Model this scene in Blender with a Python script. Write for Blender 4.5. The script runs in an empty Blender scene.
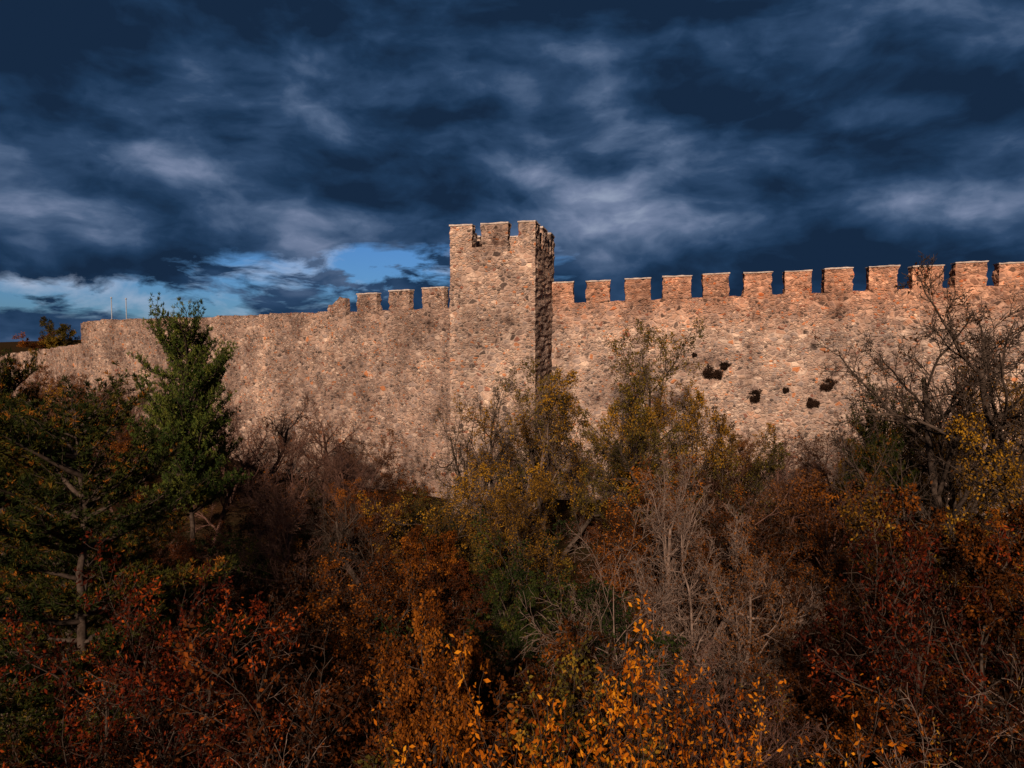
import bpy, math, random
import numpy as np
from mathutils import Vector, noise, Matrix
random.seed(7); np.random.seed(7)
scene=bpy.context.scene
scene.view_settings.view_transform='Standard'
try: scene.view_settings.look='None'
except Exception: pass
scene.view_settings.exposure=0
COL=scene.collection
UP=Vector((0,0,1))

# ---------------------------------------------------------------- node helpers
def new_mat(name):
    m=bpy.data.materials.new(name); m.use_nodes=True
    nt=m.node_tree; nt.nodes.clear()
    return m,nt
class NB:
    def __init__(s,nt): s.nt=nt
    def n(s,t,**kw):
        nd=s.nt.nodes.new(t)
        for k,v in kw.items(): setattr(nd,k,v)
        return nd
    def link(s,a,b): s.nt.links.new(a,b)
    def setin(s,sock,v):
        if hasattr(v,'node'): s.link(v,sock)
        else: sock.default_value=v
    def m(s,op,a,b=0.0,c=None,clamp=False):
        nd=s.n('ShaderNodeMath',operation=op,use_clamp=clamp)
        s.setin(nd.inputs[0],a)
        if op not in('SINE','ABSOLUTE','EXPONENT','ARCSINE','SQRT'): s.setin(nd.inputs[1],b)
        if c is not None: s.setin(nd.inputs[2],c)
        return nd.outputs[0]
    def ramp(s,f,stops,interp='LINEAR'):
        nd=s.n('ShaderNodeValToRGB'); cr=nd.color_ramp; cr.interpolation=interp
        while len(cr.elements)<len(stops): cr.elements.new(0.5)
        for e,(p,c) in zip(cr.elements,stops):
            e.position=p; e.color=(c[0],c[1],c[2],1)
        s.setin(nd.inputs[0],f); return nd.outputs[0]
    def mix(s,f,a,b,mode='MIX'):
        nd=s.n('ShaderNodeMix',data_type='RGBA',blend_type=mode)
        s.setin(nd.inputs[0],f)
        for sock,v in((nd.inputs[6],a),(nd.inputs[7],b)):
            if hasattr(v,'node'): s.link(v,sock)
            else: sock.default_value=(v[0],v[1],v[2],1)
        return nd.outputs[2]
    def noise(s,vec,scale,detail=4,rough=.5,dist=0.):
        nd=s.n('ShaderNodeTexNoise'); 
        if vec is not None: s.link(vec,nd.inputs['Vector'])
        nd.inputs['Scale'].default_value=scale; nd.inputs['Detail'].default_value=detail
        nd.inputs['Roughness'].default_value=rough; nd.inputs['Distortion'].default_value=dist
        return nd
    def mapping(s,vec,scale=(1,1,1),loc=(0,0,0)):
        nd=s.n('ShaderNodeMapping'); s.link(vec,nd.inputs[0]); nd.inputs['Scale'].default_value=scale
        nd.inputs['Location'].default_value=loc
        return nd.outputs[0]

# ---------------------------------------------------------------- world / light
SUN=Vector((-0.15,-0.86,0.42)).normalized()
w=bpy.data.worlds.new("World"); scene.world=w; w.use_nodes=True
nt=w.node_tree; nt.nodes.clear(); B=NB(nt)
sky=B.n('ShaderNodeTexSky'); sky.sky_type='NISHITA'; sky.sun_disc=False
sky.sun_elevation=math.asin(SUN.z); sky.sun_rotation=math.atan2(SUN.x,SUN.y)%(2*math.pi)
tc=B.n('ShaderNodeTexCoord'); sep=B.n('ShaderNodeSeparateXYZ'); B.link(tc.outputs['Generated'],sep.inputs[0])
x,y,z=sep.outputs
az=B.m('ARCTAN2',x,y); el=B.m('ARCSINE',z)
gen=B.mapping(tc.outputs['Generated'],(1,1,2.1))
warp=B.noise(gen,4.5,3,.5)
wv=B.n('ShaderNodeVectorMath',operation='MULTIPLY_ADD'); B.link(warp.outputs['Color'],wv.inputs[0]); wv.inputs[1].default_value=(.13,.13,.13); B.link(gen,wv.inputs[2])
P0=wv.outputs[0]
n1=B.noise(B.mapping(P0,(1,1,1),(3.1,1.7,0)),3.0,8,.52).outputs[0]
n1b=B.noise(B.mapping(P0,(1,1,1),(3.1+.03,1.7,.06)),3.0,8,.52).outputs[0]
n2=B.noise(B.mapping(P0,(1,1,1.1),(8,2,4)),7.5,7,.56).outputs[0]
n3=B.noise(B.mapping(P0,(1,1,1.6),(1,5,2)),9.0,6,.6).outputs[0]
def gauss(a0,e0,wa,we,tilt=0.0):
    da=B.m('SUBTRACT',az,a0); de=B.m('SUBTRACT',B.m('SUBTRACT',el,e0),B.m('MULTIPLY',da,tilt))
    u=B.m('DIVIDE',da,wa); v=B.m('DIVIDE',de,we)
    q=B.m('ADD',B.m('MULTIPLY',u,u),B.m('MULTIPLY',v,v))
    return B.m('EXPONENT',B.m('MULTIPLY',q,-1.0))
acc=B.m('MULTIPLY_ADD',n1,1.05,-0.525+0.19)
acc=B.m('ADD',acc,B.m('MULTIPLY_ADD',n2,0.50,-0.25))
acc=B.m('ADD',acc,B.m('MULTIPLY',B.m('SUBTRACT',n1,n1b),2.6))
for amp,g in((.46,gauss(.17,.24,.19,.10,-.1)),(.14,gauss(-.28,.31,.26,.05,.1)),(.18,gauss(-.38,.14,.38,.06)),
             (.14,gauss(.62,.15,.22,.045)),(-.08,gauss(.5,.29,.22,.08)),(-.15,gauss(0,.56,1.2,.15)),(.10,gauss(-.6,.2,.3,.1)),(-.08,gauss(.35,.10,.3,.04))):
    acc=B.m('ADD',acc,B.m('MULTIPLY',g,amp))
cc=B.ramp(acc,[(0,(.008,.022,.053)),(.20,(.013,.038,.090)),(.40,(.028,.064,.138)),(.60,(.074,.122,.220)),(.80,(.165,.215,.34)),(1,(.29,.35,.48))])
gg=B.m('ADD',gauss(-.20,.108,.26,.036,0.05),B.m('MULTIPLY',gauss(-.55,.06,.24,.024),.9))
gap=B.m('MULTIPLY',gg,B.m('MULTIPLY_ADD',n3,5.0,-1.85))
gapf=B.ramp(gap,[(.22,(0,0,0)),(.60,(.97,.97,.97))])
bg1=B.n('ShaderNodeBackground'); B.link(cc,bg1.inputs[0]); bg1.inputs[1].default_value=1.0
skc=B.mix(1.0,sky.outputs[0],(.32,.64,1.18),'MULTIPLY')
wis=B.ramp(n2,[(.48,(0,0,0)),(.66,(.75,.75,.75))])
bg2=B.n('ShaderNodeBackground'); B.link(skc,bg2.inputs[0]); bg2.inputs[1].default_value=0.070
bg3=B.n('ShaderNodeBackground'); bg3.inputs[0].default_value=(.45,.51,.65,1)
mw=B.n('ShaderNodeMixShader'); B.link(wis,mw.inputs[0]); B.link(bg2.outputs[0],mw.inputs[1]); B.link(bg3.outputs[0],mw.inputs[2])
mx=B.n('ShaderNodeMixShader'); B.link(gapf,mx.inputs[0]); B.link(bg1.outputs[0],mx.inputs[1]); B.link(mw.outputs[0],mx.inputs[2])
out=B.n('ShaderNodeOutputWorld'); B.link(mx.outputs[0],out.inputs[0])

sl=bpy.data.lights.new("sun","SUN"); sl.energy=5.0; sl.angle=math.radians(3); sl.color=(1,.82,.665)
so=bpy.data.objects.new("sun",sl); COL.objects.link(so); so.rotation_euler=SUN.to_track_quat('Z','Y').to_euler(); so.location=(-40,-40,50)

cam=bpy.data.cameras.new("camera"); co=bpy.data.objects.new("camera",cam); COL.objects.link(co)
co.location=(0,0,10); co.rotation_euler=(math.radians(90-3.0),0,0)
cam.sensor_width=36; cam.lens=24; cam.clip_end=8000; scene.camera=co

# ---------------------------------------------------------------- materials
def stone_mat(name,sc=1.0,warm=0.5,gain=(1,1,1)):
    m,nt=new_mat(name); B=NB(nt)
    tc=B.n('ShaderNodeTexCoord'); ob=tc.outputs['Object']
    wn=B.noise(ob,2.2,2,.6)
    va=B.n('ShaderNodeVectorMath',operation='MULTIPLY_ADD'); B.link(wn.outputs['Color'],va.inputs[0]); va.inputs[1].default_value=(.18,.18,.18); B.link(ob,va.inputs[2])
    def vor(scale,mp):
        v=B.mapping(va.outputs[0],mp)
        a=B.n('ShaderNodeTexVoronoi',feature='F1'); B.link(v,a.inputs['Vector']); a.inputs['Scale'].default_value=scale; a.inputs['Randomness'].default_value=.95
        e=B.n('ShaderNodeTexVoronoi',feature='DISTANCE_TO_EDGE'); B.link(v,e.inputs['Vector']); e.inputs['Scale'].default_value=scale; e.inputs['Randomness'].default_value=.95
        s=B.n('ShaderNodeSeparateColor'); B.link(a.outputs['Color'],s.inputs[0])
        return s.outputs[0],s.outputs[1],e.outputs['Distance']
    r1,g1,e1=vor(2.3*sc,(1,1,1.5)); r2,g2,e2=vor(4.8*sc,(1,1,1.5))
    msk=B.ramp(B.noise(ob,.8,2,.6).outputs[0],[(.44,(0,0,0)),(.50,(1,1,1))])
    def mixf(f,a,b):
        nd=B.n('ShaderNodeMix',data_type='FLOAT'); B.link(f,nd.inputs[0]); B.link(a,nd.inputs[2]); B.link(b,nd.inputs[3]); return nd.outputs[0]
    r=mixf(msk,r1,r2); g=mixf(msk,g1,g2); e=mixf(msk,e1,e2)
    st=[(0,(.11,.085,.075)),(.09,(.29,.21,.175)),(.22,(.44,.31,.245)),(.42,(.54,.385,.29)),(.56,(.36,.29,.26)),(.70,(.49,.31,.22)),(.79,(.70,.56,.45)),(.90,(.56,.235,.105)),(.96,(.30,.13,.09))]
    c=B.ramp(r,st,'CONSTANT')
    c=B.mix(B.m('MULTIPLY',g,.3),c,(.30,.24,.205))
    fine=B.noise(ob,14,3,.7).outputs[0]
    c=B.mix(.6,c,B.ramp(fine,[(.3,(.55,.55,.55)),(.7,(1.25,1.25,1.25))]),'MULTIPLY')
    mf=B.ramp(e,[(.03,(1,1,1)),(.14,(0,0,0))])
    mort=B.mix(wn.outputs[0],(.34,.25,.205),(.72,.57,.46))
    c=B.mix(mf,c,mort)
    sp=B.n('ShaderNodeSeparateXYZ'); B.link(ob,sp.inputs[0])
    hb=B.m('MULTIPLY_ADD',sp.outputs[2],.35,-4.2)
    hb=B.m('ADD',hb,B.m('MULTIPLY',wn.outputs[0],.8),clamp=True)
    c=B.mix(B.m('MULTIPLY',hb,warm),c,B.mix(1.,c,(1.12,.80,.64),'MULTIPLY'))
    big=B.noise(B.mapping(ob,(1,1,.8)),.30,5,.65)
    c=B.mix(1.,c,B.ramp(big.outputs[0],[(.34,(.50,.47,.47)),(.5,(.92,.90,.90)),(.66,(1.36,1.32,1.26))]),'MULTIPLY')
    pat=B.noise(B.mapping(ob,(1,1,1),(5,5,5)),1.1,5,.7).outputs[0]
    c=B.mix(1.,c,B.ramp(pat,[(.31,(.40,.36,.36)),(.44,(1,1,1)),(.57,(1,1,1)),(.69,(1.38,1.35,1.30))]),'MULTIPLY')
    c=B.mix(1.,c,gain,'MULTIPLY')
    bs=B.n('ShaderNodeBsdfDiffuse'); B.link(c,bs.inputs['Color']); bs.inputs['Roughness'].default_value=.6
    hgt=B.m('ADD',B.m('MINIMUM',B.m('MULTIPLY',e,3.5),.6),B.m('MULTIPLY',fine,.5))
    hgt=B.m('ADD',hgt,B.m('MULTIPLY',g,.5))
    bp=B.n('ShaderNodeBump'); bp.inputs['Strength'].default_value=1; bp.inputs['Distance'].default_value=.12; B.link(hgt,bp.inputs['Height'])
    B.link(bp.outputs[0],bs.inputs['Normal'])
    o=B.n('ShaderNodeOutputMaterial'); B.link(bs.outputs[0],o.inputs[0]); return m
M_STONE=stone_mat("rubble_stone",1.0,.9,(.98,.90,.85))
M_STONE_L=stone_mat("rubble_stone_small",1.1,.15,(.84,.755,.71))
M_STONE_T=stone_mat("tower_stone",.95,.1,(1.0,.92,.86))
def simple_mat(name,c1,c2,scale=6,rough=.9,bump=.4):
    m,nt=new_mat(name); B=NB(nt); tc=B.n('ShaderNodeTexCoord')
    n=B.noise(tc.outputs['Object'],scale,2,.65).outputs[0]
    c=B.ramp(n,[(.3,c1),(.7,c2)])
    bs=B.n('ShaderNodeBsdfDiffuse'); B.link(c,bs.inputs[0])
    if bump:
        bp=B.n('ShaderNodeBump'); bp.inputs['Strength'].default_value=bump; bp.inputs['Distance'].default_value=.05; B.link(n,bp.inputs['Height']); B.link(bp.outputs[0],bs.inputs['Normal'])
    o=B.n('ShaderNodeOutputMaterial'); B.link(bs.outputs[0],o.inputs[0]); return m
M_CAP=simple_mat("cap_stone",(.36,.27,.22),(.64,.51,.42),5)
M_BARK_D=simple_mat("bark_dark",(.028,.019,.014),(.085,.057,.042),8,bump=0)
M_BARK_P=simple_mat("bark_pale",(.10,.062,.045),(.24,.16,.12),8,bump=0)
M_BARK_R=simple_mat("bark_red",(.060,.029,.021),(.15,.078,.056),8,bump=0)
M_METAL=simple_mat("galvanised_metal",(.3,.3,.32),(.4,.4,.42),8,.5,.1)

def leaf_mat(name,stops,trans=.2,rough=.6,gain=1.0):
    m,nt=new_mat(name); B=NB(nt)
    at=B.n('ShaderNodeAttribute'); at.attribute_name='tint'
    oi=B.n('ShaderNodeObjectInfo')
    f=B.m('ADD',at.outputs['Fac'],B.m('MULTIPLY_ADD',oi.outputs['Random'],.36,-.18),clamp=True)
    c=B.ramp(f,[(p,tuple(v*gain for v in q)) for p,q in stops])
    bs=B.n('ShaderNodeBsdfDiffuse'); B.link(c,bs.inputs[0])
    tr=B.n('ShaderNodeBsdfTranslucent'); B.link(c,tr.inputs[0])
    mx=B.n('ShaderNodeMixShader'); mx.inputs[0].default_value=trans; B.link(bs.outputs[0],mx.inputs[1]); B.link(tr.outputs[0],mx.inputs[2])
    o=B.n('ShaderNodeOutputMaterial'); B.link(mx.outputs[0],o.inputs[0]); return m
LM={  # autumn leaf colours; darker ones have the foreground's shade put into their albedo
 'rust':leaf_mat('leaf_rust',[(0,(.018,.007,.003)),(.35,(.062,.019,.005)),(.62,(.16,.043,.007)),(1,(.36,.11,.012))],gain=.88),
 'drust':leaf_mat('leaf_dark_rust',[(0,(.010,.005,.003)),(.4,(.030,.011,.005)),(.75,(.085,.022,.006)),(1,(.19,.046,.008))]),
 'red':leaf_mat('leaf_red',[(0,(.012,.005,.003)),(.4,(.045,.009,.005)),(.68,(.15,.020,.006)),(1,(.38,.070,.010))]),
 'gold':leaf_mat('leaf_gold',[(0,(.18,.035,.004)),(.4,(.54,.14,.008)),(.8,(.72,.24,.013)),(1,(.75,.31,.018))],.35),
 'yellow':leaf_mat('leaf_yellow',[(0,(.040,.018,.005)),(.4,(.15,.068,.009)),(1,(.36,.17,.014))]),
 'olive':leaf_mat('leaf_olive',[(0,(.022,.018,.006)),(.45,(.078,.056,.011)),(.8,(.165,.105,.015)),(1,(.30,.14,.015))]),
 'green':leaf_mat('leaf_green',[(0,(.007,.011,.004)),(.5,(.020,.028,.007)),(.85,(.050,.053,.010)),(1,(.13,.078,.012))]),
 'brown':leaf_mat('leaf_brown',[(0,(.024,.011,.006)),(.5,(.078,.031,.012)),(1,(.20,.073,.019))]),
 'needle':leaf_mat('needles',[(0,(.007,.011,.004)),(.45,(.021,.026,.007)),(.8,(.060,.050,.009)),(1,(.23,.075,.011))],.1,gain=1.0),
 'needle_b':leaf_mat('needles_bright',[(0,(.015,.026,.007)),(.5,(.056,.072,.014)),(1,(.13,.125,.022))],.1,gain=1.1),
 'dark':leaf_mat('leaf_dry_dark',[(0,(.012,.008,.006)),(1,(.045,.022,.014))],.1),
}

# ---------------------------------------------------------------- terrain
def sst(a,b,v):
    t=min(1,max(0,(v-a)/(b-a))); return t*t*(3-2*t)
def ground_z(x,y):
    b=-0.13*(42-max(-35,min(42,y)))
    b+=3.0*sst(46,75,y)*sst(5,-30,x)
    b+=.35*noise.noise(Vector((x*.08,y*.08,0)))*1.5+.12*noise.noise(Vector((x*.5,y*.5,3)))
    r=math.hypot(x,y)
    if r>200:
        b+= -8*sst(200,500,r)+ sst(700,2200,r)*(55*abs(noise.noise(Vector((x*.0008,y*.0008,5))))+14)
    return b
def axis():
    a=[-4000,-3000,-2300,-1800,-1400,-1100,-850,-650,-500,-380,-290,-220,-170,-130]
    return a+list(np.arange(-100,101,2.0))+[-v for v in reversed(a)]
ax=axis(); N=len(ax)
vs=[(X,Y,ground_z(X,Y)) for Y in ax for X in ax]
fs=[(j*N+i,j*N+i+1,(j+1)*N+i+1,(j+1)*N+i) for j in range(N-1) for i in range(N-1)]
me=bpy.data.meshes.new("ground"); me.from_pydata(vs,[],fs); me.shade_smooth()
gm,nt=new_mat("leaf_litter_ground"); B=NB(nt); tc=B.n('ShaderNodeTexCoord')
na=B.noise(tc.outputs['Object'],.35,4,.6).outputs[0]; nb=B.noise(tc.outputs['Object'],5,5,.7).outputs[0]
c=B.ramp(na,[(.35,(.028,.024,.010)),(.5,(.042,.024,.012)),(.65,(.06,.028,.012))])
c=B.mix(1.,c,B.ramp(nb,[(.3,(.3,.3,.3)),(.55,(1,1,1)),(.75,(2.1,1.8,1.4))]),'MULTIPLY')
bs=B.n('ShaderNodeBsdfDiffuse'); B.link(c,bs.inputs[0])
bp=B.n('ShaderNodeBump'); bp.inputs['Distance'].default_value=.2; B.link(nb,bp.inputs['Height']); B.link(bp.outputs[0],bs.inputs['Normal'])
o=B.n('ShaderNodeOutputMaterial'); B.link(bs.outputs[0],o.inputs[0])
me.materials.append(gm); go=bpy.data.objects.new("ground",me); COL.objects.link(go)

# ---------------------------------------------------------------- rough masonry boxes
def rough_box(x0,x1,y0,y1,z0,z1,step=.16,amp=.05,topf=None,slope=0.,cell=None):
    def lin(a,b,s):
        n=max(1,int(round((b-a)/s))); return [a+(b-a)*i/n for i in range(n+1)]
    X=lin(x0,x1,step); Z=lin(z0,z1,step); Y=lin(y0,y1,max(step,(y1-y0)/8))
    idx={}; V=[]; F=[]
    def vid(p,k):
        if k in idx: return idx[k]
        x,y,z=p
        q=Vector((x*2.6,y*2.6,z*4.0))
        d=noise.noise(q)*amp+noise.noise(q*.35+Vector((9,2,1)))*amp*1.0
        d2=noise.noise(q+Vector((31,7,5)))*amp
        nx=(-1 if k[0]==0 else (1 if k[0]==len(X)-1 else 0)); ny=(-1 if k[1]==0 else (1 if k[1]==len(Y)-1 else 0)); nz=(1 if k[2]==len(Z)-1 else 0)
        zz=z
        if topf is not None:
            t=(z-z0)/(z1-z0); zz=z+topf(x)*sst(.75,1,t)
        zz+=slope*x
        V.append((x+nx*d+ (0 if nx else d2*.3),y+ny*d,zz+nz*d2)); idx[k]=len(V)-1; return idx[k]
    nx,ny,nz=len(X)-1,len(Y)-1,len(Z)-1
    P=lambda i,j,k:vid((X[i],Y[j],Z[k]),(i,j,k))
    for i in range(nx):
        for k in range(nz):
            F.append((P(i,0,k),P(i+1,0,k),P(i+1,0,k+1),P(i,0,k+1)))
            F.append((P(i,ny,k),P(i,ny,k+1),P(i+1,ny,k+1),P(i+1,ny,k)))
    for j in range(ny):
        for k in range(nz):
            F.append((P(0,j,k),P(0,j,k+1),P(0,j+1,k+1),P(0,j+1,k)))
            F.append((P(nx,j,k),P(nx,j+1,k),P(nx,j+1,k+1),P(nx,j,k+1)))
    for i in range(nx):
        for j in range(ny):
            F.append((P(i,j,nz),P(i+1,j,nz),P(i+1,j+1,nz),P(i,j+1,nz)))
            F.append((P(i,j,0),P(i,j+1,0),P(i+1,j+1,0),P(i+1,j,0)))
    return V,F
def mesh_obj(name,V,F,mat,parent):
    me=bpy.data.meshes.new(name); me.from_pydata(V,[],F); me.materials.append(mat)
    ob=bpy.data.objects.new(name,me); COL.objects.link(ob); ob.parent=parent; return ob
def join(parts):
    V=[];F=[]
    for v,f in parts:
        o=len(V); V+=v; F+=[tuple(i+o for i in q) for q in f]
    return V,F
def empty(name,loc,ang):
    e=bpy.data.objects.new(name,None); COL.objects.link(e); e.location=loc; e.rotation_euler=(0,0,math.radians(ang)); e.empty_display_size=.5; return e

R=random.Random(3)
tw=empty("stone_tower",(1.35,40,0),-15)
W=5.28; D=5.6
V,F=rough_box(-W,0,0,D,-2,15.0,.16,.06); mesh_obj("shaft",V,F,M_STONE_T,tw)
T=.55
par=[rough_box(-W,0,0,T,15.003,16.0,.16,.045),rough_box(-W,0,D-T,D,15.003,16.0,.16,.045),
     rough_box(-T,0,T+.003,D-T-.003,15.003,16.0,.16,.045),rough_box(-W,-W+T,T+.003,D-T-.003,15.003,16.0,.16,.045)]
V,F=join(par); mesh_obj("parapet",V,F,M_STONE_T,tw)
mer=[];cap=[]
def merl(x0,x1,y0,y1,z0,z1,slope=0,capt=.07):
    mer.append(rough_box(x0,x1,y0,y1,z0+.003,z1,.15,.08,slope=slope))
    c=.035
    cap.append(rough_box(x0-c,x1+c,y0-c,y1+c,z1-.01,z1+capt,.2,.04,slope=slope))
ft=[(-W,-W+1.42),(-W+2.0,-W+3.62),(-W+4.25,0)]
for a,b in ft:
    merl(a,b,0,T,16.0,17.33+R.uniform(-.04,.04)); merl(a,b,D-T,D,16.0,17.33+R.uniform(-.04,.04))
for a,b in((T+.02,1.2),(2.0,3.5),(4.3,D-T-.02)):
    merl(-T,0,a,b,16.0,17.32); merl(-W,-W+T,a,b,16.0,17.32)
V,F=join(mer); mesh_obj("merlons",V,F,M_STONE_T,tw); V,F=join(cap); mesh_obj("merlon_caps",V,F,M_CAP,tw)
mer=[];cap=[]
rw=empty("crenellated_wall",(2.35,44.75,0),-8)
SL=.031
V,F=rough_box(-.6,62,0,2.2,-2,12.9,.17,.07,slope=SL); mesh_obj("curtain",V,F,M_STONE,rw)
merl(.25,1.65,0,.6,12.9,14.22,SL)
t=2.42
while t<61:
    wd=1.68+R.uniform(-.14,.14); a=t+R.uniform(-.08,.08)
    merl(a,a+wd,0,.6,12.9,14.28+R.uniform(-.12,.08),SL,.06)
    t+=2.46
V,F=join(mer); mesh_obj("merlons",V,F,M_STONE,rw); V,F=join(cap); mesh_obj("merlon_caps",V,F,M_CAP,rw)
mer=[];cap=[]
lw=empty("crenellated_wall",(-4.04,44.5,0),-31)
def topl(x):
    v=.30*noise.noise(Vector((x*.5,1,2)))+.30*noise.noise(Vector((x*2.3,4,2)))
    return v*sst(-9,-12,x)+ .0
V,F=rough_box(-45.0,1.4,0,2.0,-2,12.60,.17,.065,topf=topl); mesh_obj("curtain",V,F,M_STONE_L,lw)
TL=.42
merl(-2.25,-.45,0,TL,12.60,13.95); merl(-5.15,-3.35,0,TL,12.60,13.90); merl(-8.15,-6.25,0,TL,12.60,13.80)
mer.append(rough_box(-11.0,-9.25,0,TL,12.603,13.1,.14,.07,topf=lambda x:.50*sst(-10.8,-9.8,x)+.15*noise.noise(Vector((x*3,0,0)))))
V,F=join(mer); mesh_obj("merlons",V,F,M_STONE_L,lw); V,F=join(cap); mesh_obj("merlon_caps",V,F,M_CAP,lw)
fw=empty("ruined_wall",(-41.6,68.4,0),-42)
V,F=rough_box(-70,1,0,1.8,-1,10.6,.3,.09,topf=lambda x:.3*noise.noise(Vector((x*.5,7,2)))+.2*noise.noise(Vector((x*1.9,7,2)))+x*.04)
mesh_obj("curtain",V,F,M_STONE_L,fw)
for X,Y,h in((-43.8,75,15.5),(-42.2,75,15.4)):
    bpy.ops.mesh.primitive_cylinder_add(vertices=8,radius=.05,depth=h-3,location=(X,Y,(h+3)/2)); p=bpy.context.object; p.name="flag_pole"; p.data.materials.append(M_METAL)
    bpy.ops.mesh.primitive_uv_sphere_add(segments=8,ring_count=6,radius=.1,location=(0,0,(h-3)/2)); q=bpy.context.object; q.name="finial"; q.data.materials.append(M_METAL); q.parent=p

# ---------------------------------------------------------------- vegetation generator
class Tree:
    def __init__(s): s.pl={}; s.lc=[]; s.la=[]; s.ls=[]; s.lt=[]
    def add(s,pts,rads,k): s.pl.setdefault((len(pts),k),[]).append((pts,rads))
    def leaf(s,c,a,l,w,t): s.lc.append(c); s.la.append(a); s.ls.append((l,w)); s.lt.append(t)
def rv(r): return Vector((r.gauss(0,1),r.gauss(0,1),r.gauss(0,1)))
def grow(T,r,p,d,L,rad,lvl,S,tint):
    sp=S[lvl]; n=sp['n']; pts=[p]; rads=[rad]
    tip=sp.get('tip',.35)
    for i in range(n):
        d=(d+rv(r)*sp['wig']+UP*sp['trop']).normalized(); p=p+d*(L/n); pts.append(p); rads.append(max(.005,rad*(1-(i+1)/n*(1-tip))))
    T.add(pts,rads,sp['k'])
    if lvl in(1,2): tint=min(1,max(0,tint+r.gauss(0,.18)))
    if 'leaf' in sp:
        cnt,l,wd,drop=sp['leaf']
        for _ in range(cnt):
            t=r.uniform(.1,1)*n; i=min(n-1,int(t)); c=pts[i].lerp(pts[i+1],t-i)+rv(r)*.05
            a=(rv(r)*.7+d*.6-UP*drop).normalized(); s=r.uniform(.55,1.25)
            T.leaf(c,a,l*s,wd*s,min(1,max(0,tint+r.gauss(0,.14))))
    if lvl+1<len(S):
        c=sp['c']; st=sp['start']; az=r.uniform(0,6.28)
        for j in range(c):
            t=(st+(1-st)*(j+r.random())/c); tt=t*n; i=min(n-1,int(tt)); q=pts[i].lerp(pts[i+1],tt-i)
            dl=(pts[i+1]-pts[i]).normalized(); u=dl.orthogonal().normalized(); v=dl.cross(u); az+=2.4+r.uniform(-.5,.5)
            an=math.radians(r.uniform(*sp['ang'])); cd=dl*math.cos(an)+(u*math.cos(az)+v*math.sin(az))*math.sin(an)
            rr=rads[i]+(rads[i+1]-rads[i])*(tt-i)
            grow(T,r,q,cd,L*sp['ratio']*(1-sp.get('fall',.45)*t)*r.uniform(.7,1.25),max(.006,rr*sp.get('rr',.55)),lvl+1,S,tint)
def build(T,name):
    VV=[];FF=[];MI=[];TT=[];off=0
    for (n,k),L in T.pl.items():
        P=np.array([[tuple(q) for q in a] for a,_ in L]); Rr=np.array([b for _,b in L]); M=len(L)
        tg=np.gradient(P,axis=1); tg/=np.linalg.norm(tg,axis=2,keepdims=True)+1e-9
        ref=np.where(np.abs(tg[:,:1,2:3])>.75,np.array([1.,0,0]),np.array([0,0,1.])); ref=np.broadcast_to(ref,tg.shape)
        U=np.cross(tg,ref); U/=np.linalg.norm(U,axis=2,keepdims=True)+1e-9; Wv=np.cross(tg,U)
        th=np.arange(k)*2*np.pi/k
        v=P[:,:,None,:]+Rr[:,:,None,None]*(np.cos(th)[None,None,:,None]*U[:,:,None,:]+np.sin(th)[None,None,:,None]*Wv[:,:,None,:])
        VV.append(v.reshape(-1,3)); base=off+np.arange(M)[:,None,None]*n*k
        i=np.arange(n-1)[None,:,None]; j=np.arange(k)[None,None,:]; j2=(j+1)%k
        f=np.stack([base+i*k+j,base+i*k+j2,base+(i+1)*k+j2,base+(i+1)*k+j],axis=-1).reshape(-1,4)
        FF.append(f); MI.append(np.zeros(len(f),np.int32)); TT.append(np.zeros(M*n*k)); off+=M*n*k
    if T.lc:
        C=np.array([tuple(c) for c in T.lc]); A=np.array([tuple(c) for c in T.la]); S=np.array(T.ls); N=len(C)
        rnd=np.random.randn(N,3); Sd=np.cross(A,rnd); Sd/=np.linalg.norm(Sd,axis=1,keepdims=True)+1e-9
        l=S[:,:1]; wd=S[:,1:]
        nrm=np.cross(A,Sd)
        v=np.stack([C,C+A*l*.45+Sd*wd*.5+nrm*wd*.12,C+A*l,C+A*l*.5-Sd*wd*.5+nrm*wd*.12],axis=1).reshape(-1,3)
        VV.append(v); FF.append((off+np.arange(N*4)).reshape(-1,4)); MI.append(np.ones(N,np.int32)); TT.append(np.repeat(np.array(T.lt),4))
    V=np.concatenate(VV); F=np.concatenate(FF); MI=np.concatenate(MI); TT=np.concatenate(TT)
    me=bpy.data.meshes.new(name); me.vertices.add(len(V)); me.vertices.foreach_set('co',V.astype(np.float32).ravel())
    me.loops.add(len(F)*4); me.loops.foreach_set('vertex_index',F.astype(np.int32).ravel())
    me.polygons.add(len(F)); me.polygons.foreach_set('loop_start',(np.arange(len(F))*4).astype(np.int32))
    me.materials.append(M_BARK_D); me.materials.append(LM['rust'])
    me.polygons.foreach_set('material_index',MI)
    me.update(calc_edges=True)
    at=me.attributes.new('tint','FLOAT','POINT'); at.data.foreach_set('value',TT.astype(np.float32))
    zmax=float(np.percentile(V[:,2],99.7)); rad=float(np.percentile(np.hypot(V[:,0],V[:,1]),97))
    return me,zmax,rad
PROTO={}
def proto(key,seed,stems,spread,H,rad,S):
    r=random.Random(seed); T=Tree()
    for s in range(stems):
        a=s*6.283/stems+r.uniform(-.4,.4); sp=r.uniform(.4,1)*spread if stems>1 else spread*.3
        d=Vector((math.cos(a)*sp,math.sin(a)*sp,1)).normalized()
        grow(T,r,Vector((math.cos(a)*.12*(stems>1),math.sin(a)*.12*(stems>1),-.4)),d,H*r.uniform(.8,1.1),rad,0,S,r.uniform(.3,.7))
    PROTO[key]=build(T,key+"_mesh")
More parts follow.
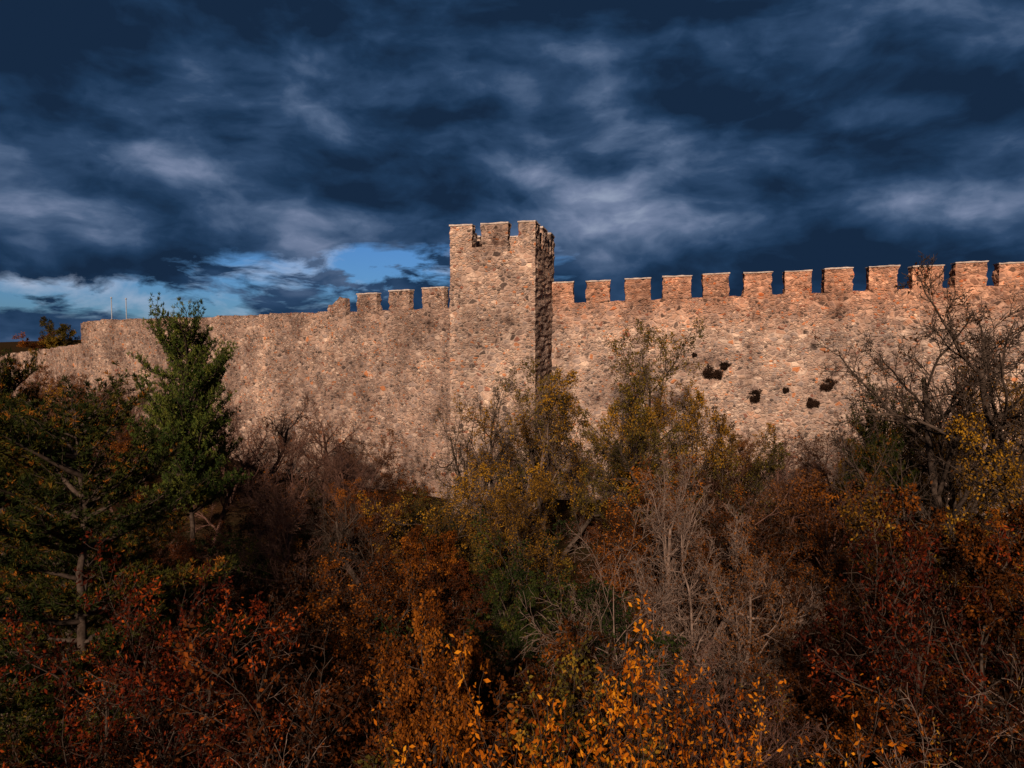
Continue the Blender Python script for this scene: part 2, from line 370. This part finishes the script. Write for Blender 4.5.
def lv(n,k,wig,trop,c=0,ang=(30,60),ratio=.6,start=.3,fall=.45,rr=.55,leaf=None,tip=.35):
    d=dict(n=n,k=k,wig=wig,trop=trop,c=c,ang=ang,ratio=ratio,start=start,fall=fall,rr=rr,tip=tip)
    if leaf: d['leaf']=leaf
    return d
for i in range(3):
    proto('tree%d'%i,10+i,1,.3,7.2,.14,[lv(8,7,.10,.05,11,(35,65),.55,.25,.5),lv(6,5,.14,.08,8,(30,60),.5,.2),lv(5,3,.16,.04,6,(30,60),.5,.15),lv(3,3,.2,.0,5,(30,65),.6,.1,leaf=(3,.095,.06,.3)),lv(1,3,.25,-.05,leaf=(8,.095,.06,.4))])
for i in range(3):
    proto('sparse%d'%i,20+i,2,.42,6.6,.11,[lv(9,7,.16,.04,10,(30,65),.55,.2,.4),lv(6,5,.18,.10,8,(25,55),.5,.2),lv(5,4,.2,.08,6,(25,55),.5,.15,leaf=(1,.085,.055,.3)),lv(3,3,.22,.05,4,(25,60),.6,.1,leaf=(2,.09,.055,.3)),lv(2,3,.25,.0,leaf=(3,.085,.05,.4))])
for i in range(3):
    proto('bare%d'%i,30+i,1+i%2,.22,6.6,.15,[lv(9,7,.13,.04,11,(35,65),.6,.22,.4),lv(7,5,.17,.07,9,(30,60),.5,.15),lv(5,4,.2,.05,7,(25,55),.5,.15),lv(4,3,.2,.03,5,(25,55),.62,.1,leaf=(1,.07,.045,.2)),lv(2,3,.22,.02)])
for i in range(2):
    proto('arch%d'%i,40+i,7,.55,5.2,.042,[lv(9,5,.12,-.02,10,(20,50),.5,.25,.3),lv(6,4,.16,-.10,7,(20,50),.55,.15),lv(5,3,.18,-.08,6,(20,50),.55,.1,leaf=(1,.08,.05,.3)),lv(3,3,.2,-.05,leaf=(2,.075,.045,.3))])
for i in range(3):
    proto('shrub%d'%i,50+i,8,.65,4.4,.05,[lv(7,5,.12,.03,8,(25,55),.5,.2,.35),lv(5,4,.18,.05,6,(30,60),.5,.15),lv(4,3,.2,.02,5,(30,60),.6,.1,leaf=(4,.09,.055,.3)),lv(1,3,.25,-.05,leaf=(8,.09,.055,.4))])
for i in range(2):
    proto('shoot%d'%i,60+i,11,.5,5.0,.04,[lv(8,4,.10,.06,10,(20,40),.5,.2,.35),lv(6,3,.12,.10,6,(20,40),.5,.1,leaf=(9,.095,.045,.5)),lv(3,3,.16,.05,leaf=(13,.10,.045,.6))])
for i in range(2):
    proto('sumac%d'%i,70+i,5,.6,5.2,.07,[lv(8,6,.14,.05,9,(30,60),.5,.25,.35),lv(5,4,.18,.05,7,(30,60),.5,.2),lv(4,3,.2,.05,5,(30,60),.55,.2,leaf=(4,.09,.042,.2)),lv(2,3,.2,.05,leaf=(12,.088,.04,.25))])
for i in range(2):
    proto('tuft%d'%i,77+i,12,1.1,.42,.02,[lv(4,3,.2,.02,8,(30,60),.6,.2,.3),lv(3,3,.2,0,6,(30,70),.6,.1,leaf=(6,.08,.05,.3)),lv(1,3,.2,-.1,leaf=(9,.08,.05,.3))])
def pine(key,seed,H,prof,whorl,nb,rise,tuft,nl,irr,wd=.022,z0=.18):
    r=random.Random(seed); T=Tree(); pts=[];rd=[];p=Vector((0,0,-.4)); n=14
    for i in range(n+1):
        pts.append(p.copy()); rd.append(.02+.17*H/10*(1-i/n)); p=p+Vector((r.gauss(0,.05),r.gauss(0,.05),(H+.2)/n))
    T.add(pts,rd,8)
    z=z0*H; az=0
    while z<H*.985:
        t=z/H; Lb=prof(t)
        for b in range(nb):
            az+=2.4+r.uniform(-.5,.5); L=Lb*r.uniform(1-irr,1+irr*.5)
            if r.random()<irr*.35: continue
            f=min(n-1,int((z+.4)/(H+.2)*n)); c=pts[f].copy(); c.z=z+r.uniform(-.2,.2)
            d=Vector((math.cos(az),math.sin(az),rise(t))).normalized(); m=7; bp=[c];br=[.06*L/3+.012]
            for i in range(m):
                d=(d+rv(r)*.09+UP*.05).normalized(); c=c+d*(L/m); bp.append(c); br.append(br[0]*(1-(i+1)/m*.8))
            T.add(bp,br,4); tb=r.uniform(.15,.75)
            side=1
            ns=max(4,int(L*7))
            for s in range(ns):
                u=.15+.85*(s+r.random())/ns; tt=u*m; i=min(m-1,int(tt)); q=bp[i].lerp(bp[i+1],tt-i)
                dl=(bp[i+1]-bp[i]).normalized(); sd=dl.cross(UP).normalized()*side; side=-side
                cd=(dl*.8+sd*r.uniform(.6,1.1)+UP*r.uniform(-.05,.4)).normalized(); l2=(.25+.34*L*(1-u*.7))*r.uniform(.7,1.2)
                e=[q];dd=cd
                for _ in range(3):
                    dd=(dd+rv(r)*.12+UP*.10).normalized(); e.append(e[-1]+dd*l2/3)
                T.add(e,[.014,.011,.009,.007],3)
                nt_=max(2,int(l2/.13))
                for g in range(nt_):
                    v=(g+1)/nt_*3; ii=min(2,int(v-.001)); tc_=e[ii].lerp(e[ii+1],min(1,v-ii))+rv(r)*.02
                    if r.random()<.6: tc_=tc_+rv(r)*.07
                    tn=min(1,max(0,tb+r.gauss(0,.12)))
                    hot=r.random()<.10
                    for _ in range(nl):
                        a=(dd*.55+rv(r)*.6+UP*.25).normalized()
                        T.leaf(tc_,a,tuft*r.uniform(.7,1.1),wd,min(1,max(0,tn+r.gauss(0,.08)+(0.4 if hot else 0))))
        z+=whorl*r.uniform(.7,1.3)
    PROTO[key]=build(T,key+"_mesh")
pine('pineA',81,12,lambda t:4.2*math.sin(min(1,max(0.05,(1.04-t)*1.4))**.7*1.57)*(.6+.4*sst(.1,.4,t)),.66,5,lambda t:.08+.5*t*t,.17,11,.5,.03)
pine('pineB',84,9.5,lambda t:2.9*math.sin(min(1,max(.14,(1.08-t)*2.7))*1.57)**.7,.40,7,lambda t:.25+.4*t*t,.18,10,.45,.034,.3)

def put(key,name,X,Y,ztop,leaf='rust',bark=None,rot=None,wx=1.0,yoff=0):
    me,zm,rad=PROTO[key]; g=ground_z(X,Y); s=(ztop-g)/zm
    o=bpy.data.objects.new(name,me); COL.objects.link(o); o.location=(X,Y,g-.1); o.scale=(s*wx,s*wx,s)
    o.rotation_euler=(0,0,R.uniform(0,6.28) if rot is None else rot)
    for i,mt in((0,bark or M_BARK_D),(1,LM[leaf])):
        o.material_slots[i].link='OBJECT'; o.material_slots[i].material=mt
    return o
P_,D_,Rd=M_BARK_P,M_BARK_D,M_BARK_R
put('pineB','pine_tree',-15.2,32,12.0,'needle_b',rot=.4,wx=.66)
put('pineA','pine_tree',-11.3,18,9.1,'needle',rot=1.0)
put('pineA','pine_tree',-14.8,22,8.4,'needle',rot=3.0,wx=1.0)
put('pineB','pine_tree',-23.5,31,9.8,'needle',rot=2.0,wx=.7)
put('pineB','pine_tree',15.4,28.5,7.4,'needle',rot=4.0,wx=.6)
for X,Y,zt,k,lf,bk in((-36,56,8.2,'bare0','brown',Rd),(-32,53,8.0,'sparse0','brown',Rd),(-29,50,7.6,'bare1','rust',Rd),(-26,48,7.6,'bare2','brown',Rd),(-39,60,8.6,'sparse1','rust',Rd),
    (-44,62,8.2,'bare1','brown',Rd),(-50,66,8.0,'sparse0','brown',Rd),(-24,41,7.0,'sparse2','rust',Rd),(-28,43,7.8,'sparse1','yellow',Rd),(-31,46,8.0,'tree2','brown',Rd),(-21,44,7.4,'bare0','brown',Rd),(-18,43,6.6,'bare1','brown',Rd),
    (-14.2,40,7.2,'bare2','brown',Rd),(-11.4,40,7.0,'bare0','brown',Rd),(-12.8,37,6.0,'bare1','rust',Rd),(-9.0,40,5.2,'sparse1','brown',Rd),(-9.5,36,5.4,'bare2','brown',Rd),
    (-6.6,38,3.4,'shrub1','rust',D_),(-5,36,2.6,'shrub2','olive',D_),(-16,36,5.4,'bare0','brown',Rd),(-7.5,33,3.8,'sparse0','rust',Rd)):
    put(k,'bare_tree' if 'bare' in k else 'autumn_tree',X,Y,zt,lf,bk)
put('tree0','autumn_tree',-56.5,86,13.8,'olive',D_); put('tree1','autumn_tree',-61,90,12.2,'rust',D_)
# in front of the tower and the right wall
for X,Y,zt,k,lf,bk,wx in((.2,35.5,9.4,'sparse0','olive',P_,.8),(2.2,34.5,9.0,'sparse1','yellow',D_,.85),(5.8,37,11.6,'sparse2','olive',D_,.9),(-1.6,36.5,8.6,'bare1','olive',D_,.6),
    (8.6,35,8.4,'sparse0','yellow',D_,.75),(7.6,33,7.4,'sparse1','olive',D_,.9),(11.4,35.5,6.2,'sparse1','yellow',D_,.8),(14.5,37,5.4,'bare1','brown',Rd,1),(17.5,38,5.6,'sparse2','brown',Rd,1),(11.6,32,5.6,'sparse0','brown',Rd,1),
    (20.5,37,6.8,'sparse0','olive',D_,.9),(23,35,8.2,'bare0','brown',D_,1),(26,34,8.4,'sparse1','yellow',D_,1),(29,36,8,'bare2','brown',D_,1),
    (17.0,25.0,12.2,'bare0','brown',D_,.84),(19.2,26,13.4,'bare2','brown',D_,.84),(15.2,29.5,8.8,'sparse2','green',D_,.55),(18.5,30,9.2,'sparse0','yellow',D_,.8),(16.5,21,7.6,'sparse1','yellow',D_,.85)):
    put(k,'bare_tree' if 'bare' in k else 'autumn_tree',X,Y,zt,lf,bk,wx=wx)
for X,Y,zt,k,lf,bk,wx in((-2.5,28,5.6,'sparse1','yellow',D_,.9),(-.4,27.5,5.0,'sparse2','yellow',D_,.9),(-3.9,24,4.0,'tree0','rust',D_,.9),(-2.0,22,3.2,'tree1','drust',D_,.9),(-5.4,23,3.4,'shrub0','rust',D_,1),
    (-8.4,27,5.2,'bare1','brown',Rd,1),(-6.2,28,4.8,'bare2','rust',D_,1),(1.3,21,4.0,'shrub1','green',D_,1),(.3,20,3.3,'tree2','green',D_,.85),
    (3.7,19.5,5.4,'arch0','brown',P_,.72),(4.8,21,6.6,'bare1','brown',P_,.75),(6.8,20.5,4.8,'sparse0','brown',P_,.8),(9.4,26,5.8,'sparse1','brown',Rd,1),(7.4,26,6.0,'sparse0','rust',D_,1),(11.5,26,5.4,'sparse2','rust',Rd,1),
    (13.2,24,5.4,'sparse1','rust',D_,1),(12,21,3.6,'arch0','rust',P_,1),(9.6,19,2.8,'tree0','drust',D_,1),(10.8,15.5,6.2,'sumac0','red',D_,.8),(12.6,17,6.4,'tree1','rust',D_,.8),
    (7.4,16,2.6,'sumac0','rust',D_,1),(4.6,15,2.4,'sumac1','red',D_,.8)):
    nm='bare_tree' if 'bare' in k else ('bare_shrub' if 'arch' in k else ('shrub' if 'shrub' in k or 'sumac' in k else 'autumn_tree'))
    put(k,nm,X,Y,zt,lf,bk,wx=wx)
for X,Y,zt,k,lf,bk,wx in((1.5,11,4.9,'shoot0','gold',D_,.8),(2.7,11.4,4.3,'shoot1','gold',D_,.8),(-.7,11,3.6,'shoot1','gold',D_,.7),(.4,10.2,4.0,'shoot0','gold',D_,.7),(-1.4,14,4.8,'tree1','rust',D_,.7),(-2.8,14.5,4.2,'shrub1','drust',D_,.9),
    (-8.0,14.5,5.2,'sumac0','red',D_,.8),(-9.6,13,4.2,'sumac1','drust',D_,.9),(-6.0,13.5,3.6,'sumac1','red',D_,.8),(-4.6,11.6,3.0,'arch0','drust',P_,.8),(4.6,11.5,3.0,'shoot0','gold',D_,.6),
    (6.6,12,3.4,'arch1','rust',P_,.8),(8.4,12,3.4,'shrub0','drust',D_,.8),(9.4,11.5,3.6,'arch0','rust',P_,.8),(5.6,13.4,3.6,'bare2','rust',Rd,.9),(1.0,14.5,3.2,'shrub2','olive',D_,.9),(-.2,16,4.0,'shrub0','rust',D_,.9),(6.8,10.6,2.9,'shoot1','yellow',D_,.6)):
    nm='bare_tree' if 'bare' in k else ('bare_shrub' if 'arch' in k else 'shrub')
    put(k,nm,X,Y,zt,lf,bk,wx=wx)
def cap_top(Y): return np.interp(Y,[8,11,15,20,25,30,36,42],[2.0,2.2,1.9,2.4,2.4,2.6,2.4,2.2])
keys=['shrub0','shrub1','shrub2','arch0','shrub0','sumac0','tree1']
for yy in np.arange(9,42,4.6):
    for xx in np.arange(-.85*yy-2,.85*yy+3,4.8):
        X=xx+R.uniform(-1.6,1.6); Y=yy+R.uniform(-1.5,1.5)
        if Y>40.5-.1*X: continue
        k=R.choice(keys); lf=R.choice(['drust','brown','rust','olive','green','drust','drust'] if X<3 else ['rust','brown','rust','drust','drust','red','olive'])
        if X<-3 and Y<22: lf=R.choice(['red','drust','green','drust'])
        nm='bare_shrub' if 'arch' in k else 'shrub'
        put(k,nm,X,Y,cap_top(Y)+R.uniform(-1.0,.7),lf,R.choice([P_,D_,Rd,D_]))
ca,sa=math.cos(math.radians(-8)),math.sin(math.radians(-8))
for i,(t,zh,s,sx) in enumerate(((10.4,8.5,.95,1.35),(13.06,7.05,.85,1.0),(16.5,6.6,.66,1.2),(17.4,7.8,.85,1.15),(14.9,7.4,.36,1),(11.2,8.9,.5,1.2),(9.3,9.6,.3,1))):
    X=2.35+ca*t; Y=44.75+sa*t
    me,zm,rad=PROTO['tuft%d'%(i%2)]; o=bpy.data.objects.new('wall_plant',me); COL.objects.link(o)
    o.location=(X,Y-.14,zh); o.scale=(s*sx,s,s); o.rotation_euler=(math.radians(70),math.radians(R.uniform(-25,25)),math.radians(-8))
    for j,mt in((0,D_),(1,LM['dark'])):
        o.material_slots[j].link='OBJECT'; o.material_slots[j].material=mt
print({k:(len(v[0].polygons),round(v[1],2),round(v[2],2)) for k,v in PROTO.items()}, len(bpy.data.objects))
